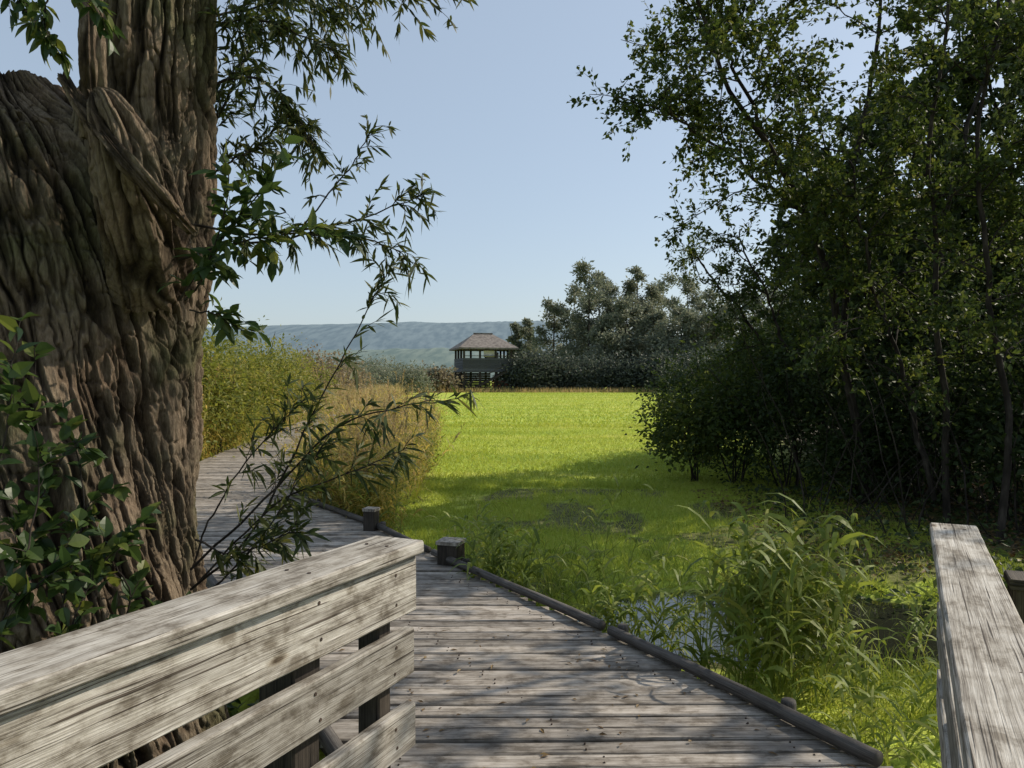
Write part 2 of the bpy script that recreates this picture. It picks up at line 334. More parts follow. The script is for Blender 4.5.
mb,P=rail((-.303,2.56),(.427,.904),1,.2,1.05,[(.12,.085),(.50,.13),(2.0,.13)])
mb.obj('wooden_railing',[M_rail,M_post,M_nail])
mb,P=rail((1.585,2.88),(.46,.886),-1,.155,1.05,[(.10,.1),(1.6,.12)])
board(mb,P(.35,-.30,-.7),P(.35,-.30,.93),.16,.16,up=(.46,.886,0),ch=.01,seg=8,jit=.002,mat=1)
board(mb,P(.28,-.30,.945),P(.44,-.30,.95),.18,.03,ch=.006,jit=.002,mat=1)
mb.obj('wooden_railing',[M_rail,M_post,M_nail])
# ---------------------------------------------------------------- old willow trunk
m,nt=newmat('furrowed_bark');L=nt.links
g=N(nt,'ShaderNodeNewGeometry');mp=N(nt,'ShaderNodeMapping');mp.inputs['Scale'].default_value=(1,1,.25);L.new(g.outputs['Position'],mp.inputs[0])
n1=N(nt,'ShaderNodeTexNoise');n1.inputs['Scale'].default_value=70;n1.inputs['Detail'].default_value=6;n1.inputs['Roughness'].default_value=.7;L.new(mp.outputs[0],n1.inputs['Vector'])
n2=N(nt,'ShaderNodeTexNoise');n2.inputs['Scale'].default_value=2.6;n2.inputs['Detail'].default_value=5;L.new(g.outputs['Position'],n2.inputs['Vector'])
at=N(nt,'ShaderNodeAttribute',attribute_name='ridge')
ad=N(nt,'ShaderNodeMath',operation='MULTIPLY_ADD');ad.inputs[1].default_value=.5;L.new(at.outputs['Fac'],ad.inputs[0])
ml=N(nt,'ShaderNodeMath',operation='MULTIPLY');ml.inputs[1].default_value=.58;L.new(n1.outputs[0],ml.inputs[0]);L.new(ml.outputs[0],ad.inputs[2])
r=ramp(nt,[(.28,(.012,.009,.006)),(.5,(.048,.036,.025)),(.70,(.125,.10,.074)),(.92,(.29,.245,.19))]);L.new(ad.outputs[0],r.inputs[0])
r2=ramp(nt,[(.36,(.72,.80,.56)),(.48,(1.0,.96,.86)),(.65,(1.18,1.05,.94))]);L.new(n2.outputs[0],r2.inputs[0])
mx=N(nt,'ShaderNodeMix',data_type='RGBA',blend_type='MULTIPLY');mx.inputs[0].default_value=1;L.new(r.outputs[0],mx.inputs[6]);L.new(r2.outputs[0],mx.inputs[7])
p=N(nt,'ShaderNodeBsdfPrincipled');p.inputs['Roughness'].default_value=.9;p.inputs['Specular IOR Level'].default_value=.2;L.new(mx.outputs[2],p.inputs['Base Color'])
b=N(nt,'ShaderNodeBump');b.inputs['Strength'].default_value=1;b.inputs['Distance'].default_value=.025;L.new(n1.outputs[0],b.inputs['Height']);L.new(b.outputs[0],p.inputs['Normal'])
o=N(nt,'ShaderNodeOutputMaterial');L.new(p.outputs[0],o.inputs[0]);M_trunk=m
ridge=[]
def barktube(mb,ctrl,rads,nth,nl,depth=.03,lump=.06,seed=0,freq=34,twist=.25,vf=1.9):
    C=smooth(ctrl,nl);R=np.interp(np.linspace(0,1,nl),np.linspace(0,1,len(rads)),rads)
    T=nrm(np.gradient(C,axis=0));ref=np.array([1.,.1,.05]);
    A=nrm(np.cross(np.cross(T,ref),T));B=np.cross(T,A)
    th=np.linspace(0,2*np.pi,nth,endpoint=False)[None];Ls=np.concatenate([[0],np.cumsum(np.linalg.norm(np.diff(C,axis=0),axis=1))])[:,None]
    c,s=np.cos(th+twist*Ls),np.sin(th+twist*Ls)
    rr=R.mean()
    lu=(fbm(c*1.3+seed,s*1.3+seed,Ls*.8,3)-.5)*2*lump*2.2*R[:,None]/.7
    lu=lu+lump*.9*(fbm(c*4+seed,s*4,Ls*.9,2)-.5)
    k=freq*rr/2.0
    w=2.0/k*(fbm(c*k*.35,s*k*.35+seed,Ls*2.8,3)-.5)
    n1=fbm((c+w)*k,(s+w)*k,Ls*vf+seed,2);a1=np.clip(np.abs(2*n1-1)*4.5,0,1)
    n2=fbm((c+w)*k*2.1+9,(s-w)*k*2.1+4,Ls*vf*2.0+seed,2);a2=np.clip(np.abs(2*n2-1)*4.5,0,1)
    n3=fbm(c*k*.9+19,s*k*.9+14,Ls*vf*6+seed,2);a3=np.clip(np.abs(2*n3-1)*6,0,1)
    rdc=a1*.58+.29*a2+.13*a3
    r=R[:,None]+lu+(rdc-.7)*depth+ .012*(fbm(c*k*5,s*k*5,Ls*18,2)-.5)
    V=C[:,None]+(r*np.cos(th))[...,None]*A[:,None]+(r*np.sin(th))[...,None]*B[:,None]
    i=np.arange(nl-1)[:,None]*nth;j=np.arange(nth)[None];j2=(j+1)%nth
    f=np.stack([i+j,i+j2,i+nth+j2,i+nth+j],-1).reshape(-1,4)
    mb.add(V.reshape(-1,3),[f,(np.arange(nth)+(nl-1)*nth)[None]])
    ridge.append(np.broadcast_to(rdc,(nl,nth)).ravel())
mb=MB()
barktube(mb,[[-2.3,3.6,-.6],[-2.28,3.6,0],[-2.27,3.6,.8],[-2.3,3.62,1.6],[-2.36,3.65,2.2],[-2.45,3.7,2.65],[-2.5,3.7,3.0]],[.93,.82,.74,.75,.73,.58,.25],1250,850,.075,.09,3)
barktube(mb,[[-2.0,3.7,1.1],[-1.9,3.68,1.9],[-1.76,3.62,2.6],[-1.69,3.6,3.3],[-1.66,3.7,4.5],[-1.7,3.9,6.5]],[.28,.37,.30,.24,.22,.14],560,800,.055,.06,11)
barktube(mb,[[-2.6,3.5,1.6],[-2.75,3.4,2.3],[-2.95,3.4,2.9],[-3.3,3.5,3.8],[-3.9,3.7,5.5]],[.45,.50,.42,.32,.2],560,600,.06,.06,23)
barktube(mb,[W(150,290,3.35),W(140,225,3.15),W(126,160,3.03),W(108,118,3.0),W(96,96,3.02)],[.17,.16,.13,.085,.03],300,300,.035,.06,31)
barktube(mb,[W(64,76,3.05),W(92,120,2.94),W(128,163,2.89),W(160,196,2.93),W(192,232,3.08)],[.015,.028,.034,.03,.015],120,300,.014,.03,41)
barktube(mb,[W(95,140,3.1),W(92,60,3.05),W(92,0,3.1),W(88,-120,3.2)],[.05,.042,.036,.03],100,300,.012,.05,51)
mb.obj('old_willow_trunk',[M_trunk],True,attr={'ridge':np.concatenate(ridge)})
# ---------------------------------------------------------------- branching
def grow(mb,leaves,start,d,L,r,droop=.15,n=5,wob=.12,sides=4,up=0):
    pts=[np.array(start,float)];d=nrm(d)
    for k in range(n):
        d=nrm(d+rng.normal(0,wob,3)+np.array([0,0,up-droop*(k/n)]));pts.append(pts[-1]+d*L/n)
    pts=np.array(pts);tube(mb,pts,np.linspace(r,r*.35,len(pts)),sides,0,False);return pts
def alongleaf(pts,n,t0=.15):
    t=t0+(1-t0)*rng.random(n);x=t*(len(pts)-1)*.9999;i=x.astype(int);u=(x-i)[:,None]
    return pts[i]*(1-u)+pts[i+1]*u, nrm(pts[i+1]-pts[i])
def tree(name,stems,nlimb=12,ll=1.8,ntw=9,tl=.6,nl=22,LL=.07,LW=.04,mats=None,t0=.3,spread=.06,bias=(0,0,.25),lw_up=.8,hang=.1):
    mb=MB();PL=[];DL=[]
    for pts,r0,r1 in stems:
        C=smooth(pts,26);C[4:]+=np.cumsum(rng.normal(0,.03,(22,3)),0);tube(mb,C,np.linspace(r0,r1,26),9,0,False)
        for k in range(nlimb):
            t=t0+(1-t0)*(k+rng.random())/nlimb;i=min(int(t*25),24);az=rng.random()*2*np.pi
            d=np.array([math.cos(az),math.sin(az),.1+.5*rng.random()])+np.array(bias)
            lim=grow(mb,None,C[i],d,ll*(1.15-.6*t)*(.6+.7*rng.random()),max(r0*(1-t)*.45,.012),hang,7,.2,5)
            for q in range(ntw):
                s,dd=alongleaf(lim,1,.2);az=rng.normal(size=3);d2=dd[0]*.6+az*.55+np.array([0,0,.05])
                tw=grow(mb,None,s[0],d2,tl*(.5+.8*rng.random()),.005,hang*1.2,4,.2,3)
                m_=int(nl*(.5+rng.random()));a,dv=alongleaf(tw,m_,.1)
                PL.append(a+rng.normal(0,spread,(m_,3))*.5);DL.append(dv*.5+rng.normal(0,.7,(m_,3)))
    P_=np.concatenate(PL);D_=np.concatenate(DL);k=len(P_)
    leafq(mb,P_,D_,LL*(.6+.7*rng.random(k)),LW*(.7+.6*rng.random(k)),1,lw_up)
    return mb.obj(name,mats or [M_bark,M_alder],False)
def ST(l,r0,r1): return ([W(*p) if len(p)==3 else p for p in l],r0,r1)
tree('alder_shade_tree',[ST([(868,512,11.5),(856,430,11.4),(840,330,11.2),(808,220,11),(765,140,10.8),(728,60,10.6),(700,-60,10.5)],.075,.018),
   ST([(842,340,11.2),(852,240,11.3),(868,130,11.4),(885,0,11.5),(890,-130,11.6)],.055,.015),
   ST([(765,140,10.8),(740,80,10.7),(725,30,10.6),(720,-20,10.6)],.03,.012),
   ST([(806,215,11),(770,190,10.8),(730,160,10.6),(690,130,10.4),(660,100,10.3)],.03,.01)],15,1.7,13,.55,25,LL=.085,LW=.052,bias=(-.12,-.1,.05),t0=.25)
tree('alder_shade_tree',[ST([(948,530,9.6),(942,400,9.6),(925,280,9.7),(905,150,9.8),(915,20,10),(920,-120,10)],.045,.013),
   ST([(935,500,9.8),(905,380,10),(870,280,10.2),(850,180,10.3)],.035,.012)],16,1.7,12,.6,26,LL=.085,LW=.052)
tree('alder_shade_tree',[ST([(1000,550,8.8),(1012,380,9),(985,230,9),(1000,60,9.1),(1010,-100,9.2)],.045,.013),ST([(1040,540,9.2),(1050,330,9.4),(1030,150,9.6),(1060,0,9.8)],.04,.013)],16,1.8,12,.6,26,LL=.085,LW=.052)
tree('alder_shade_tree',[ST([(905,490,13),(940,330,13),(960,180,13.2),(1010,20,13.2),(1030,-90,13)],.06,.02),ST([(890,480,13.5),(880,330,13.6),(850,230,13.6),(830,120,13.8)],.05,.015)],16,2.2,13,.7,28,mats=[M_bark,M_dark],LL=.12,LW=.075,t0=.2)
tree('willow_tree',[ST([(800,480,13.5),(785,400,13.6),(750,330,13.8),(715,285,13.8),(690,250,13.8)],.04,.012),ST([(845,470,12.8),(800,370,12.8),(770,300,12.8),(745,240,12.6)],.035,.012)],13,1.2,9,.45,20,t0=.35,LL=.08,LW=.04)
tree('alder_shade_tree',[ST([(860,470,17),(850,330,17),(870,200,17),(870,100,17)],.1,.02),ST([(960,470,16),(1000,330,16),(990,200,16),(960,40,16)],.1,.02),ST([(930,470,15),(920,330,15),(900,210,15),(910,90,15)],.07,.02),ST([(1030,470,15),(1040,300,15),(1010,130,15),(1000,0,15)],.07,.02)],16,2.6,13,.9,28,mats=[M_bark,M_dark],LL=.18,LW=.11,t0=.12)
# ---------------------------------------------------------------- shrubs
def clumps(mb,c,rad,ncl,nlf,LL,LW,mat=1,cr=.28,low=0.0,shell=.55,up=.9):
    c=np.asarray(c,float);rad=np.asarray(rad,float)
    d=nrm(rng.normal(size=(ncl,3)));d[:,2]=np.abs(d[:,2])*1.0-low*rng.random(ncl)
    rr=(shell+(1-shell)*rng.random(ncl))[:,None]
    cc=c+d*rad*rr;cc[:,:2]+=rng.normal(0,.08*rad[0],(ncl,2))
    s=cr*(.5+.9*rng.random(ncl))*rad.mean()
    idx=np.repeat(np.arange(ncl),nlf);k=len(idx)
    e=rng.normal(size=(k,3))*np.array([1,1,.7]);P_=cc[idx]+e*s[idx][:,None]*.55
    D_=e+rng.normal(0,.6,(k,3))
    leafq(mb,P_,D_,LL*(.6+.8*rng.random(k)),LW*(.6+.8*rng.random(k)),mat,up)
def shrub(mb,x,y,rx,h,nst=10,ncl=60,nlf=60,LL=.07,LW=.04,mat=1,cr=.26,z=None):
    z0=float(gz(x,y)) if z is None else z
    for k in range(nst):
        az=rng.random()*6.28;rr=rx*.8*rng.random();grow(mb,None,[x+rng.normal(0,.1*rx),y+rng.normal(0,.1*rx),z0-.05],[math.cos(az)*rr/h,math.sin(az)*rr/h,1],h*(.6+.4*rng.random()),.018,0,6,.12,4)
    clumps(mb,[x,y,z0+h*.38],[rx,rx,h*.6],ncl,nlf,LL,LW,mat,cr,low=.5)
mb=MB()
for (px,Y,rx,h,s) in [(690,14.5,.85,2.0,1),(735,13.8,1.0,2.7,1),(705,17,1.3,2.9,1),(790,13.2,1.1,2.9,1),(845,14.5,1.4,3.8,1),(860,11.8,.7,1.6,1),(905,11.8,1.0,2.6,1),(960,12,1.3,3.4,1),(1015,10.5,1.2,3.0,1),(1060,9.6,1.1,2.6,1),(980,14.5,2,5.6,1.3),(900,16,2,5.6,1.3),(820,17,1.7,4.6,1.2),(760,18,1.6,3.4,1.2),(1060,14,2.2,6.5,1.3),(1150,11,1.8,4,1.3),(850,20,2.4,6.5,1.6),(1000,20,3,9.0,1.6),(930,21,2.5,8.5,1.6)]:
    shrub(mb,(px-CX)/F*Y,Y,rx,h,7,int(75*rx)+20,42,.10*s,.055*s,2 if (rng.random()<.3 or px<700) else 1,cr=.3)
mb.obj('shrub_thicket',[M_bark,M_dark,M_alder])
mb=MB()
for k in range(70):
    px=rng.uniform(780,1090);Y=rng.uniform(9,12.5);x=(px-CX)/F*Y
    grow(mb,None,[x,Y,float(gz(x,Y))-.05],[rng.normal(0,.35),rng.normal(0,.2),1],rng.uniform(1.0,3.5),rng.uniform(.004,.014),.05,9,.14,5)
mb.obj('thicket_saplings',[M_bark])
mb=MB();k=12000
x=rng.uniform(2.2,11,k);y=rng.uniform(6.5,17,k);ok=(x>2.4+.10*y)&(x>.35*y*rng.uniform(.5,1,k));x,y=x[ok],y[ok];k=len(x)
leafq(mb,np.stack([x,y,gz(x,y)+.02+.35*rng.random(k)**2*fbm(x,y,3,3)*1.6],-1),rng.normal(size=(k,3))*[1,1,.4],.08*(.6+.8*rng.random(k)),.05,0,.8)
k=5000;x=rng.uniform(3.,9,k);y=rng.uniform(7.5,13,k)
leafq(mb,np.stack([x,y,gz(x,y)+.02+.03*rng.random(k)],-1),rng.normal(size=(k,3))*[1,1,.3],.07,.04,1,.6)
M_lit=leafmat('fallen_leaf',[(.06,.035,.015),(.13,.08,.03),(.2,.14,.05)],.1)
mb.obj('undergrowth_plants',[M_dark,M_lit])
tree('alder_shade_tree',[([[6.9,7.0,-.3],[6.8,7.0,1.5],[6.5,6.9,3.2],[6.0,6.7,4.6],[5.6,6.5,6.0]],.08,.02),([[6.8,7.0,1.6],[7.2,6.2,3.5],[7.0,5.6,5.2],[6.6,5.2,6.5]],.06,.02)],9,1.6,7,.6,20,LL=.10,LW=.06,t0=.45)  # unseen alder added right of the view to dapple the deck with shade
mb=MB();PL=[];DL=[]
for pts in ([[-1.67,3.7,4.2],[-.8,4.0,4.9],[.3,4.4,5.2],[1.5,4.9,5.3],[2.4,5.3,5.1]],[[-1.67,3.75,4.8],[-.9,3.3,5.4],[.2,3.3,5.7],[1.3,3.6,5.7]],[[-1.66,3.8,5.2],[-1.0,4.6,6.0],[.0,5.2,6.4],[1.2,5.9,6.5]]):
    C=smooth(pts,20);tube(mb,C,np.linspace(.07,.015,20),8,0,False)
    for q in range(23):
        s,dd=alongleaf(C,1,.1);tw=grow(mb,None,s[0],dd[0]*.4+rng.normal(size=3)*[.8,.8,.35],.7*(.5+.7*rng.random()),.007,.25,5,.15,4)
        a,dv=alongleaf(tw,60,.1);PL.append(a+rng.normal(0,.07,(60,3)));DL.append(dv+rng.normal(0,.5,(60,3)))
P_=np.concatenate(PL);D_=np.concatenate(DL);P_[:,2]=np.maximum(P_[:,2],1.75+P_[:,1]*.5)
leafq(mb,P_,D_,.10,.022,1,.8);mb.obj('willow_shade_crown',[M_bark,M_willow])  # unseen overhanging crown, added above the frame to shade trunk and railing
# left-side hedge
mb=MB()
for (px,Y,rx,h) in [(232,19,1.4,3.1),(262,24,1.6,3.6),(210,17,1.1,2.9),(180,16,1.4,3.2),(294,30,1.7,3.2),(250,34,2.4,4.4),(140,18,2.5,4.5),(60,16,2.2,5),(-40,14,2.5,5)]:
    shrub(mb,(px-CX)/F*Y,Y,rx,h,6,int(60*rx)+30,45,.12,.05,1)
mb.obj('hedge_shrub',[M_bark,M_shrub])
# ---------------------------------------------------------------- reeds / tall grass
def reeds(mb,P,H,lean=.12,nleaf=7,LL=.35,LW=.014,mat=0,plume=None,sw=.006,t0=.1):
    n=len(P);D=nrm(np.concatenate([rng.normal(0,lean,(n,2)),np.ones((n,1))],1));H=np.broadcast_to(H,(n,))
    ribbons(mb,P,D,H,sw,.05,(1,.9,.7,.3),mat,1)
    idx=np.repeat(np.arange(n),nleaf);k=len(idx);t=t0+(.97-t0)*rng.random(k)
    Q=P[idx]+D[idx]*(H[idx]*t)[:,None];Q[:,2]-=.05*H[idx]*t*t
    az=rng.random(k)*6.283;dd=np.stack([np.cos(az)*.75,np.sin(az)*.75,.75+.4*rng.random(k)],-1)
    ribbons(mb,Q,dd,LL*(.5+.7*rng.random(k)),LW*(.7+.6*rng.random(k)),.5+.45*rng.random(k),(.5,1,.9,.6,.05),mat,.3)
    if plume is not None:
        top=P+D*H[:,None];top[:,2]-=.05*H;s=rng.random(n)<.7;top=top[s];Dt=D[s];m_=22
        idx=np.repeat(np.arange(len(top)),m_);k=len(idx);t=rng.random(k)
        leafq(mb,top[idx]-Dt[idx]*(t*.22)[:,None],Dt[idx]+rng.normal(0,.35,(k,3)),.05,.014,plume,1)
def scatter(n,xf,y0,y1,pw=1.):
    y=y0+(y1-y0)*rng.random(n)**pw;a,b=xf(y);x=a+(b-a)*rng.random(n);return np.stack([x,y,gz(x,y)],-1)
rx_=lambda y: np.interp(y,prs[:,3],prs[:,2]);lx_=lambda y: np.interp(y,prs[:,1],prs[:,0])
wr=lambda y:(rx_(y)+.15,rx_(y)+.3+np.interp(y,[9,11,13,20,34],[.3,1.2,2.1,2.5,2.6]))
cl=lambda P_,s=1.1,o=0:fbm(P_[:,0]*s+o,P_[:,1]*s+o,3,3)
mb=MB()
P_=scatter(1600,wr,9.5,33,1.2);c=cl(P_);P_=P_[c>.42];c=c[c>.42]
reeds(mb,P_,(.5+1.5*(c-.3)*2)*rng.uniform(.7,1.2,len(P_)),.2,8,.36,.016,0,1,.007)
P_=scatter(1400,wr,8.8,33,1.2);c=cl(P_,1.1,7)
reeds(mb,P_,(.45+1.5*c)*rng.uniform(.6,1.2,len(P_)),.25,9,.36,.022,4,None)
P_=scatter(600,wr,8.8,33,1.2);c=cl(P_,1.1,7)
reeds(mb,P_,(.35+1.3*c)*rng.uniform(.6,1.2,len(P_)),.25,9,.34,.02,2,None)
P_=scatter(300,wr,9,20,1.0);k=len(P_);idx=np.repeat(np.arange(k),40)
leafq(mb,P_[idx]+rng.normal(0,.12,(k*40,3))+np.array([0,0,.3])+rng.random((k*40,1))*[0,0,.5],rng.normal(size=(k*40,3)),.06,.03,3)
mb.obj('tall_grass_bank',[M_tan,M_tan,M_reed,M_shrub,M_gold])
mb=MB();wl=lambda y:(lx_(y)-np.interp(y,[8,12,34],[1.0,2.6,5]),lx_(y)-.12)
P_=scatter(4200,wl,9,34,1.4);c=cl(P_)
reeds(mb,P_,(1.1+1.8*c)*rng.uniform(.7,1.15,len(P_)),.12,8,.42,.022,0,1,.008)
P_=scatter(600,wl,7.5,34,1.2)
reeds(mb,P_,rng.uniform(.6,1.5,len(P_)),.15,9,.38,.022,2,None)
mb.obj('reed_bank',[M_gold,M_tan,M_reed])
def clump(name,pts,mat):
    mb=MB()
    for (x,y,r,n,h0,h1,LL,LW,nlf) in pts:
        q=np.stack([x+rng.normal(0,r,n),y+rng.normal(0,r,n)],-1)
        ok=q[:,0]>np.interp(q[:,1],prs[:,3],prs[:,2])+.12;q=q[ok]
        P_=np.concatenate([q,gz(q[:,0],q[:,1])[:,None]],1)
        reeds(mb,P_,rng.uniform(h0,h1,len(P_)),.17,nlf,LL,LW,0,None,.008,.15)
    return mb.obj(name,mat)
clump('reed_clump',[(1.68,4.75,.18,38,.8,1.3,.48,.032,10),(1.95,5.0,.18,20,.7,1.15,.46,.03,9),(1.42,4.5,.14,20,.6,1.1,.44,.03,9)],[M_reed])
clump('reed_clump',[(-.05,6.4,.2,40,.55,.95,.36,.024,9),(-.4,7.0,.2,22,.4,.8,.3,.022,8),(.8,6.6,.1,8,1.0,1.35,.34,.022,8)],[M_reed])
clump('reed_clump',[(.7,5.3,.15,18,.35,.65,.34,.02,8),(1.1,5.5,.2,22,.4,.9,.38,.024,8),(2.9,5.1,.25,14,.3,.7,.34,.02,8)],[M_reed])
clump('reed_clump',[(1.95,4.1,.2,22,.3,.7,.36,.02,8),(1.75,3.6,.15,18,.2,.55,.32,.016,7)],[M_reed])
mb=MB();P_=scatter(9000,lambda y:(rx_(y)+.12,np.full_like(y,5.2)),3.2,8.2);k=len(P_)
nearp=np.hypot((P_[:,0]-2.2)/1.9,(P_[:,1]-6.2)/1.1)<1
keep=((fbm(P_[:,0]*1.2,P_[:,1]*1.2,5,3)>.52)&(~nearp|(rng.random(k)<.22)))|(P_[:,0]-rx_(P_[:,1])<.35);P_=P_[keep];k=len(P_)
ribbons(mb,P_,np.concatenate([rng.normal(0,.4,(k,2)),np.ones((k,1))],1),rng.uniform(.12,.42,k),.010,.35*rng.random(k)+.1)
mb.obj('sedge_grass',[M_reed])
# ---------------------------------------------------------------- meadow grass
mb=MB()
def blades(n,xf,y0,y1,h,w,pw,thr=0,):
    P_=scatter(n,xf,y0,y1,pw);x,y=P_[:,0],P_[:,1]
    k_=(fbm(x*1.3,y*1.3,4,4)<.57)|(y>13.5)|(rng.random(len(x))<.15);k_&=(P_[:,2]>-.44);P_=P_[k_];k=len(P_)
    hh=h*(.5+rng.random(k))*(.6+.9*fbm(P_[:,0]*.8,P_[:,1]*.8,2,3))
    ribbons(mb,P_,np.concatenate([rng.normal(0,.5,(k,2)),np.ones((k,1))],1),hh,w,.3,(1,.7,.05))
blades(85000,lambda y:(rx_(y)+.15,3.0+.12*y+1.2),6.2,14,.11,.008,1.0)
blades(65000,lambda y:(rx_(y)+.8+0*y,3.0+.17*y),13,32,.10,.014,1.2)
blades(38000,lambda y:(rx_(y)*1.0+1+0*y,3.5+.2*y),30,100,.12,.04,1.3)
blades(14000,lambda y:(np.full_like(y,1.7),np.full_like(y,5.)),2.6,5.2,.14,.008,1.)
mb.obj('meadow_grass',[M_grass])
# ---------------------------------------------------------------- foreground sprays
def spray(mb,pts,r0,ntw,tl,nl,LL,LW,kind='n',droop=.35,upb=0.,t0=.15):
    C=smooth([W(*p) for p in pts],24);C[3:]+=np.cumsum(rng.normal(0,.004,(21,3)),0)
    tube(mb,C,np.linspace(r0,.0015,24),6,0,False);PL=[];DL=[]
    for q in range(ntw):
        s,dd=alongleaf(C,1,t0);az=rng.normal(size=3)
        tw=grow(mb,None,s[0],dd[0]*.9+az*.5+np.array([0,0,upb]),tl*(.5+.8*rng.random()),.0018,droop,6,.1,4)
        a,dv=alongleaf(tw,nl,.08);PL.append(a);DL.append(dv)
    a,dv=alongleaf(C,nl*2,.3);PL.append(a);DL.append(dv)
    P_=np.concatenate(PL);D_=np.concatenate(DL);k=len(P_)
    D_=nrm(D_*.8+rng.normal(0,.5,(k,3))+np.array([0,0,-.15]))
    L_=LL*(.55+.65*rng.random(k))
    if kind=='n': ribbons(mb,P_,D_,L_,LW*(.7+.5*rng.random(k)),.25*rng.random(k)+.05,(.15,.85,1,.6,.03),1,.8)
    else: leaffull(mb,P_,D_,L_,LW*(.75+.5*rng.random(k)),1)
mb=MB()
spray(mb,[(205,-40,3.7),(260,-10,3.6),(340,-5,3.5),(420,-5,3.4)],.012,38,.22,15,.065,.014)
spray(mb,[(200,40,3.8),(240,20,3.7),(290,30,3.6),(340,60,3.5)],.010,46,.22,15,.065,.014)
spray(mb,[(200,90,3.8),(250,80,3.7),(290,110,3.6),(320,150,3.5)],.009,38,.20,15,.065,.014)
spray(mb,[(210,-60,4.2),(260,-60,4.2),(330,-50,4.2),(400,-50,4.2)],.012,50,.38,17,.07,.016)
spray(mb,[(205,150,3.9),(225,110,4),(250,60,4.1),(280,0,4.1)],.010,50,.26,15,.07,.015)
spray(mb,[(205,180,3.9),(235,160,4),(260,145,4.1),(285,120,4.1)],.008,30,.2,15,.07,.015)
spray(mb,[(205,20,4.3),(250,10,4.4),(300,0,4.4),(350,20,4.4)],.008,40,.3,15,.07,.016)
mb.obj('willow_branch',[M_bark,M_willow])
mb=MB()
spray(mb,[(195,225,3.3),(260,235,3.2),(330,225,3.1),(395,205,3.05),(435,188,3.0)],.006,32,.14,12,.065,.012)
spray(mb,[(195,250,3.3),(270,240,3.2),(340,235,3.1),(395,250,3.05),(420,265,3.0)],.006,22,.12,10,.065,.012)
spray(mb,[(300,230,3.15),(340,180,3.1),(355,150,3.1),(370,125,3.1)],.004,12,.09,9,.06,.011)
mb.obj('willow_branch',[M_bark,M_willow])
mb=MB()
spray(mb,[(190,590,3.3),(240,545,3.2),(290,460,3.1),(330,380,3.05),(365,310,3.0),(385,262,3.0)],.006,20,.14,9,.085,.013,t0=.3)
spray(mb,[(190,570,3.3),(260,500,3.2),(330,430,3.1),(400,405,3.05),(450,402,3.0)],.006,24,.15,9,.085,.013)
spray(mb,[(200,580,3.25),(270,510,3.15),(350,470,3.1),(405,450,3.05)],.005,20,.13,9,.08,.013)
spray(mb,[(195,560,3.3),(215,500,3.2),(260,440,3.1),(300,405,3.1)],.005,16,.14,9,.08,.013)
spray(mb,[(195,540,3.2),(230,550,3.1),(265,540,3.05),(290,520,3.0)],.005,18,.13,9,.08,.016)
spray(mb,[(200,600,3.2),(240,560,3.1),(280,500,3.05),(320,430,3.0)],.005,14,.13,9,.08,.015)
mb.obj('willow_branch',[M_bark,M_willow])
mb=MB()
spray(mb,[(180,300,3.2),(215,250,3.05),(250,200,3.0),(280,150,3.0)],.005,12,.14,6,.095,.036,'f')
spray(mb,[(180,260,3.2),(230,245,3.0),(290,235,2.95),(340,240,2.9)],.005,14,.13,6,.095,.034,'f')
spray(mb,[(185,300,3.1),(205,280,3.0),(225,200,3.0),(215,150,3.0)],.005,10,.12,6,.09,.034,'f')
spray(mb,[(190,310,3.1),(215,315,3.0),(240,325,3.0)],.004,5,.1,5,.09,.036,'f')
spray(mb,[(60,-30,2.8),(50,10,2.8),(55,40,2.8),(65,60,2.8)],.004,9,.1,6,.08,.03,'f')
spray(mb,[(40,-60,2.8),(75,-20,2.8),(110,5,2.8)],.004,7,.1,6,.07,.03,'f')
spray(mb,[(-10,-60,2.9),(10,-20,2.9),(30,10,2.9)],.004,9,.12,6,.07,.03,'f')
mb.obj('ash_branch',[M_bark,M_broad])
mb=MB()
for pts in ([(-20,720,2.3),(10,600,2.3),(30,480,2.35),(20,350,2.35)],[(40,720,2.5),(60,600,2.5),(80,500,2.5),(60,400,2.5)],[(-60,700,2.2),(-20,520,2.2),(0,420,2.2),(10,340,2.2)],[(10,740,2.4),(60,640,2.4),(110,560,2.45),(130,540,2.5)],[(60,730,2.5),(110,650,2.5),(130,590,2.5),(120,560,2.5)],[(-40,700,2.2),(0,620,2.2),(40,580,2.2),(60,560,2.25)],[(100,760,2.7),(150,690,2.7),(175,640,2.7),(190,600,2.7)],[(-20,640,2.35),(20,540,2.4),(50,470,2.45),(80,440,2.5)]):
    spray(mb,pts,.004,10,.15,6,.07,.042,'f',.15,.15)
mb.obj('bramble_plant',[M_bark,M_broad])
mb=MB();k=2600;x=rng.uniform(-3.0,-.7,k);y=rng.uniform(1.6,5.2,k);ok=(x<lx_(y)-.1);x,y=x[ok],y[ok];k=len(x)
leaffull(mb,np.stack([x,y,gz(x,y)+.02+.35*rng.random(k)**2],-1),rng.normal(size=(k,3))*[1,1,.4],.07,.04,0,.5)
mb.obj('ivy_groundcover',[M_broad])
mb=MB();k=330;u=rng.random(k)**1.3*.4;s_=(u*2599).astype(int);v=rng.random(k);q=fine[s_]
x=q[:,0]+(q[:,2]-q[:,0])*v;y=q[:,1]+(q[:,3]-q[:,1])*v
leafq(mb,np.stack([x,y,np.full(k,.008)],-1),rng.normal(size=(k,3))*[1,1,.08],.04*(.4+rng.random(k)),.016,0,.15)
mb.obj('fallen_leaves',[M_lit])
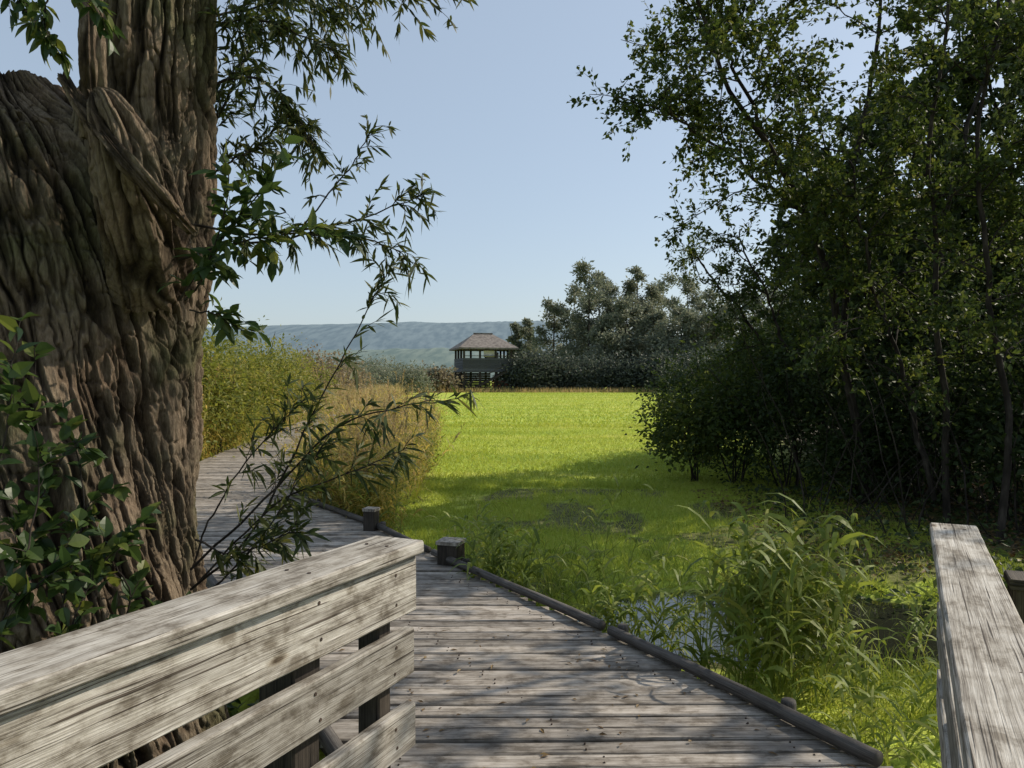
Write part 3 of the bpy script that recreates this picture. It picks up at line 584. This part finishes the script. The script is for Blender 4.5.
# ---------------------------------------------------------------- observation tower
root=bpy.data.objects.new('observation_tower',None);sc.collection.objects.link(root)
tx,ty=-4.2,110.;R_=math.radians(14)
def TP(a,b,z): return np.array([tx+a*math.cos(R_)-b*math.sin(R_),ty+a*math.sin(R_)+b*math.cos(R_),z])
M_tw=woodmat('tower_dark_boards',(.05,.055,.06),(.085,.09,.10),(.13,.135,.14),.3,.4)
M_roof=noisemat('shingle_roof',[(.35,(.12,.105,.095)),(.6,(.22,.195,.175))],2.5,6,.85,.4,.1)
M_pale=noisemat('pale_boards',[(.3,(.45,.43,.4)),(.7,(.62,.6,.55))],3)
M_red=noisemat('reddish_boards',[(.3,(.20,.07,.05)),(.7,(.30,.12,.09))],3)
hw=3.4;mb=MB()
for a in (-hw,-hw/3,hw/3,hw):
    for b in (-hw,hw): board(mb,TP(a,b,-.5),TP(a,b,6.2),.30,.30,up=(0,1,0))
for b in (-hw/3,hw/3):
    for a in (-hw,hw): board(mb,TP(a,b,-.5),TP(a,b,6.2),.30,.30,up=(0,1,0))
mb.obj('posts',[M_post],parent=root)
mb=MB()
board(mb,TP(-hw-.3,0,2.55),TP(hw+.3,0,2.55),7.4,.22,mat=0)
for k in range(5):
    z=2.78+.36*k
    for b in (-hw-.18,hw+.18): board(mb,TP(-hw-.2,b,z),TP(hw+.2,b,z),.05,.33)
    for a in (-hw-.18,hw+.18): board(mb,TP(a,-hw-.12,z),TP(a,hw+.12,z),.05,.33)
mb.obj('parapet_walls',[M_tw],parent=root)
mb=MB()
for a0,a1,b in ((-.6,.95,-hw+.02),(1.3,3.1,hw-.02)): board(mb,TP(a0,b+.0,5.0),TP(a1,b+.0,5.0),.06,.9)
mb.obj('window_panels',[M_pale],parent=root)
mb=MB()
e=4.25;r_=[TP(-e,-e,5.85),TP(e,-e,5.85),TP(e,e,5.85),TP(-e,e,5.85),TP(-1.3,0,8.0),TP(1.3,0,8.0),TP(-e,-e,5.62),TP(e,-e,5.62),TP(e,e,5.62),TP(-e,e,5.62)]
mb.add(r_,[np.array([[0,1,5,4],[2,3,4,5],[0,6,7,1],[1,7,8,2],[2,8,9,3],[3,9,6,0],[9,8,7,6]]),np.array([[1,2,5],[3,0,4]])])
board(mb,TP(-1.4,0,8.05),TP(1.4,0,8.05),.35,.14)
mb.obj('hipped_roof',[M_roof],parent=root)
mb=MB()
for k in range(12):
    a=-2.8+k*.45;z=-.2+k*.235
    board(mb,TP(a,-hw-.9,z),TP(a+.35,-hw-.9,z),1.0,.05)
board(mb,TP(-3,-hw-1.43,-.2),TP(2.6,-hw-1.43,2.6),.06,.25);board(mb,TP(-3,-hw-.37,-.2),TP(2.6,-hw-.37,2.6),.06,.25)
board(mb,TP(-3,-hw-1.4,.9),TP(2.6,-hw-1.4,3.6),.05,.08)
mb.obj('staircase',[M_post],parent=root)
mb=MB()
for k in range(4): board(mb,TP(.6,-hw+.3,.2+.3*k),TP(3.0,-hw+.3,.2+.3*k),.04,.26)
mb.obj('lower_screen',[M_red],parent=root)
mb=MB()
for k in range(8): board(mb,TP(-hw+.25,hw-.25,-.1+.33*k),TP(1.8,hw-.25,-.1+.33*k),.04,.30)
mb.obj('lower_back_wall',[M_tw],parent=root)
mb=MB()
board(mb,TP(-hw+.05,-hw-.22,0),TP(-hw/3,-hw-.22,2.4),.1,.12,mat=0);board(mb,TP(hw/3,hw+.22,0),TP(hw,hw+.22,2.4),.1,.12);board(mb,TP(-hw,hw+.22,2.3),TP(-hw/3,hw+.22,0),.1,.12)
board(mb,TP(-hw-.1,-hw-.22,4.70),TP(hw+.1,-hw-.22,4.70),.2,.08)
mb.obj('braces',[M_post],parent=root)
# ---------------------------------------------------------------- distant vegetation
def dtree(mb,px,Y,h,r,mat=1,lf=.5,nl=20):
    x=(px-CX)/F*Y;z0=-.35
    tube(mb,smooth([[x,Y,z0],[x+rng.normal(0,.3),Y,h*.45],[x+rng.normal(0,.6),Y,h*.92]],8),np.linspace(.25,.04,8),6,0,False)
    for k in range(nl):
        t=(k+rng.random())/nl;az=rng.random()*6.28;prof=math.sin(min(1,(t*.84+.16))*math.pi)**.6 if t<.95 else .35
        q=np.array([x+math.cos(az)*r*.8*prof*rng.random()**.4,Y+math.sin(az)*r*.6*prof,z0+h*(.14+.84*t)])
        rl=r*(.26+.26*rng.random())*(1.1-.55*t)
        clumps(mb,q,[rl,rl,rl*1.15],18,15,lf,lf*.55,mat,.5,low=1,shell=.3)
mb=MB()
for (px,Y,top,r) in [(554,128,302,4.0),(588,122,262,4.8),(610,130,282,4.6),(636,126,268,5.0),(662,132,276,5.0),(688,124,277,5.2),(715,118,292,5.4),(742,112,290,5.6),(770,110,288,5.4),(800,105,285,5.4),(572,135,290,4.6),(600,128,270,4.2),(648,128,284,4.6),(628,118,300,4.6),(655,115,310,4.8),(603,116,318,4.2),(526,140,320,2.6),(515,142,324,1.8),(680,112,310,4.8),(705,112,314,4.8)]:
    dtree(mb,px,Y,(HY-top)/F*Y+1.95,r,1)
mb.obj('distant_trees',[M_bark,M_far])
mb=MB()
for (px,Y,top,r) in [(512,108,352,2.4),(528,107,342,2.6),(546,108,340,2.6),(566,109,346,2.8),(590,108,350,3),(615,108,348,3),(640,107,352,3),(665,105,350,3),(690,100,345,3.5),(720,95,335,4)]:
    x=(px-CX)/F*Y;h=(HY-top)/F*Y+1.95
    clumps(mb,[x,Y,-.35+h*.35],[r,r,h*.62],80,26,.45,.28,1,.3,low=.8)
    clumps(mb,[x+r*.8,Y+1,-.35+h*.2],[r,r,h*.45],45,26,.45,.28,1,.3,low=.8)
mb.obj('distant_hedge',[M_bark,M_fard])
mb=MB()
for k in range(60):
    px=rng.uniform(150,455);Y=rng.uniform(100,150);top=rng.uniform(357,374)
    x=(px-CX)/F*Y;h=(HY-top)/F*Y+1.95;clumps(mb,[x,Y,-.35+h*.3],[2.6,2.6,h*.6],45,20,.5,.3,1+int(rng.random()<.4),.35,low=.8)
for (px,Y,top,r) in [(312,62,341,3.2),(335,66,346,2.8),(298,60,348,2),(352,75,356,2.4),(410,90,360,2.2),(388,100,352,2.7),(370,110,350,3),(425,105,362,2.4)]:
    x=(px-CX)/F*Y;h=(HY-top)/F*Y+1.95;clumps(mb,[x,Y,-.35+h*.35],[r,r,h*.6],120,26,.28,.16,2 if px<345 else 1,.3,low=.8)
mb.obj('distant_scrub',[M_bark,M_far,M_farb])
mb=MB();k=26000;x=rng.uniform(-40,30,k);y=rng.uniform(102,107,k);s=(x<-9)|(rng.random(k)<.35);x,y=x[s],y[s];k=len(x)
ribbons(mb,np.stack([x,y,np.full(k,-.35)],-1),np.concatenate([rng.normal(0,.2,(k,2)),np.ones((k,1))],1),rng.uniform(.5,1.9,k)*np.where(x<-9,1,.5),.07,.1)
k=16000;y=rng.uniform(36,100,k);x=-6.5-.11*(y-34)-rng.random(k)*14
ribbons(mb,np.stack([x,y,np.full(k,-.35)],-1),np.concatenate([rng.normal(0,.2,(k,2)),np.ones((k,1))],1),rng.uniform(.6,1.7,k),.045,.1)
mb.obj('distant_reed_belt',[M_tan])
# hills
def hills(name,Y,prof,mat,amp,depth):
    px=np.linspace(-1400,2400,3000);top=np.interp(px,prof[0],prof[1])
    x=(px-CX)/F*Y
    rows=[];ks=np.linspace(0,1,14)
    base=(HY-top)/F*Y
    for k in ks:
        wob=amp*(fbm(x/(Y*.06),k*.5,Y,3)-.5)*2*k+amp*.5*(fbm(x/(Y*.004),3,Y,2)-.5)*k**3
        rows.append(np.stack([x,np.full_like(x,Y-depth*(1-k)),base*np.sin(k*np.pi/2)**.8+wob-.5-(1-k)*2],-1))
    V=np.concatenate(rows);m_=len(px);i=np.arange(13)[:,None]*m_;j=np.arange(m_-1)[None]
    mb=MB();mb.add(V,np.stack([i+j,i+j+1,i+m_+j+1,i+m_+j],-1).reshape(-1,4));mb.obj(name,[mat],True)
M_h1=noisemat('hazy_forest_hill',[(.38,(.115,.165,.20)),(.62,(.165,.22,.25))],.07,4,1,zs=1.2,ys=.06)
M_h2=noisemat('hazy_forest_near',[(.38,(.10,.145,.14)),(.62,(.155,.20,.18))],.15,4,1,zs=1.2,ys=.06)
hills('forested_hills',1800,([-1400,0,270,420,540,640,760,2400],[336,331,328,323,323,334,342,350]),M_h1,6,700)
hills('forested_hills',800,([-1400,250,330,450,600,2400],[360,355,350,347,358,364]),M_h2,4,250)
# ---------------------------------------------------------------- light
az=math.radians(66);el=math.radians(38)
sd=Vector((math.sin(az)*math.cos(el),math.cos(az)*math.cos(el),math.sin(el)))
ld=bpy.data.lights.new('sun','SUN');ld.energy=5;ld.angle=math.radians(.5);ld.color=(1,.90,.75)
lo=bpy.data.objects.new('sun',ld);lo.rotation_euler=(-sd).to_track_quat('-Z','Y').to_euler();sc.collection.objects.link(lo)
w=bpy.data.worlds.new('World');sc.world=w;w.use_nodes=True;nt=w.node_tree;nt.nodes.clear()
sky=nt.nodes.new('ShaderNodeTexSky');sky.sky_type='NISHITA';sky.sun_disc=False;sky.sun_elevation=el;sky.sun_rotation=az;sky.dust_density=1.4;sky.air_density=1.0
mx=nt.nodes.new('ShaderNodeMix');mx.data_type='RGBA';mx.inputs[0].default_value=.5;mx.inputs[7].default_value=(3.9,4.6,5.3,1)
bg=nt.nodes.new('ShaderNodeBackground');bg.inputs[1].default_value=.142;ow=nt.nodes.new('ShaderNodeOutputWorld')
nt.links.new(sky.outputs[0],mx.inputs[6]);nt.links.new(mx.outputs[2],bg.inputs[0]);nt.links.new(bg.outputs[0],ow.inputs[0])
cd=bpy.data.cameras.new('camera');cd.sensor_width=36;cd.lens=F/1024*36;cd.clip_start=.05;cd.clip_end=9000
co=bpy.data.objects.new('camera',cd);co.location=(0,0,CH);co.rotation_euler=(math.radians(90-.45),0,0);sc.collection.objects.link(co);sc.camera=co
sc.view_settings.view_transform='Standard';sc.view_settings.look='None';sc.view_settings.exposure=0
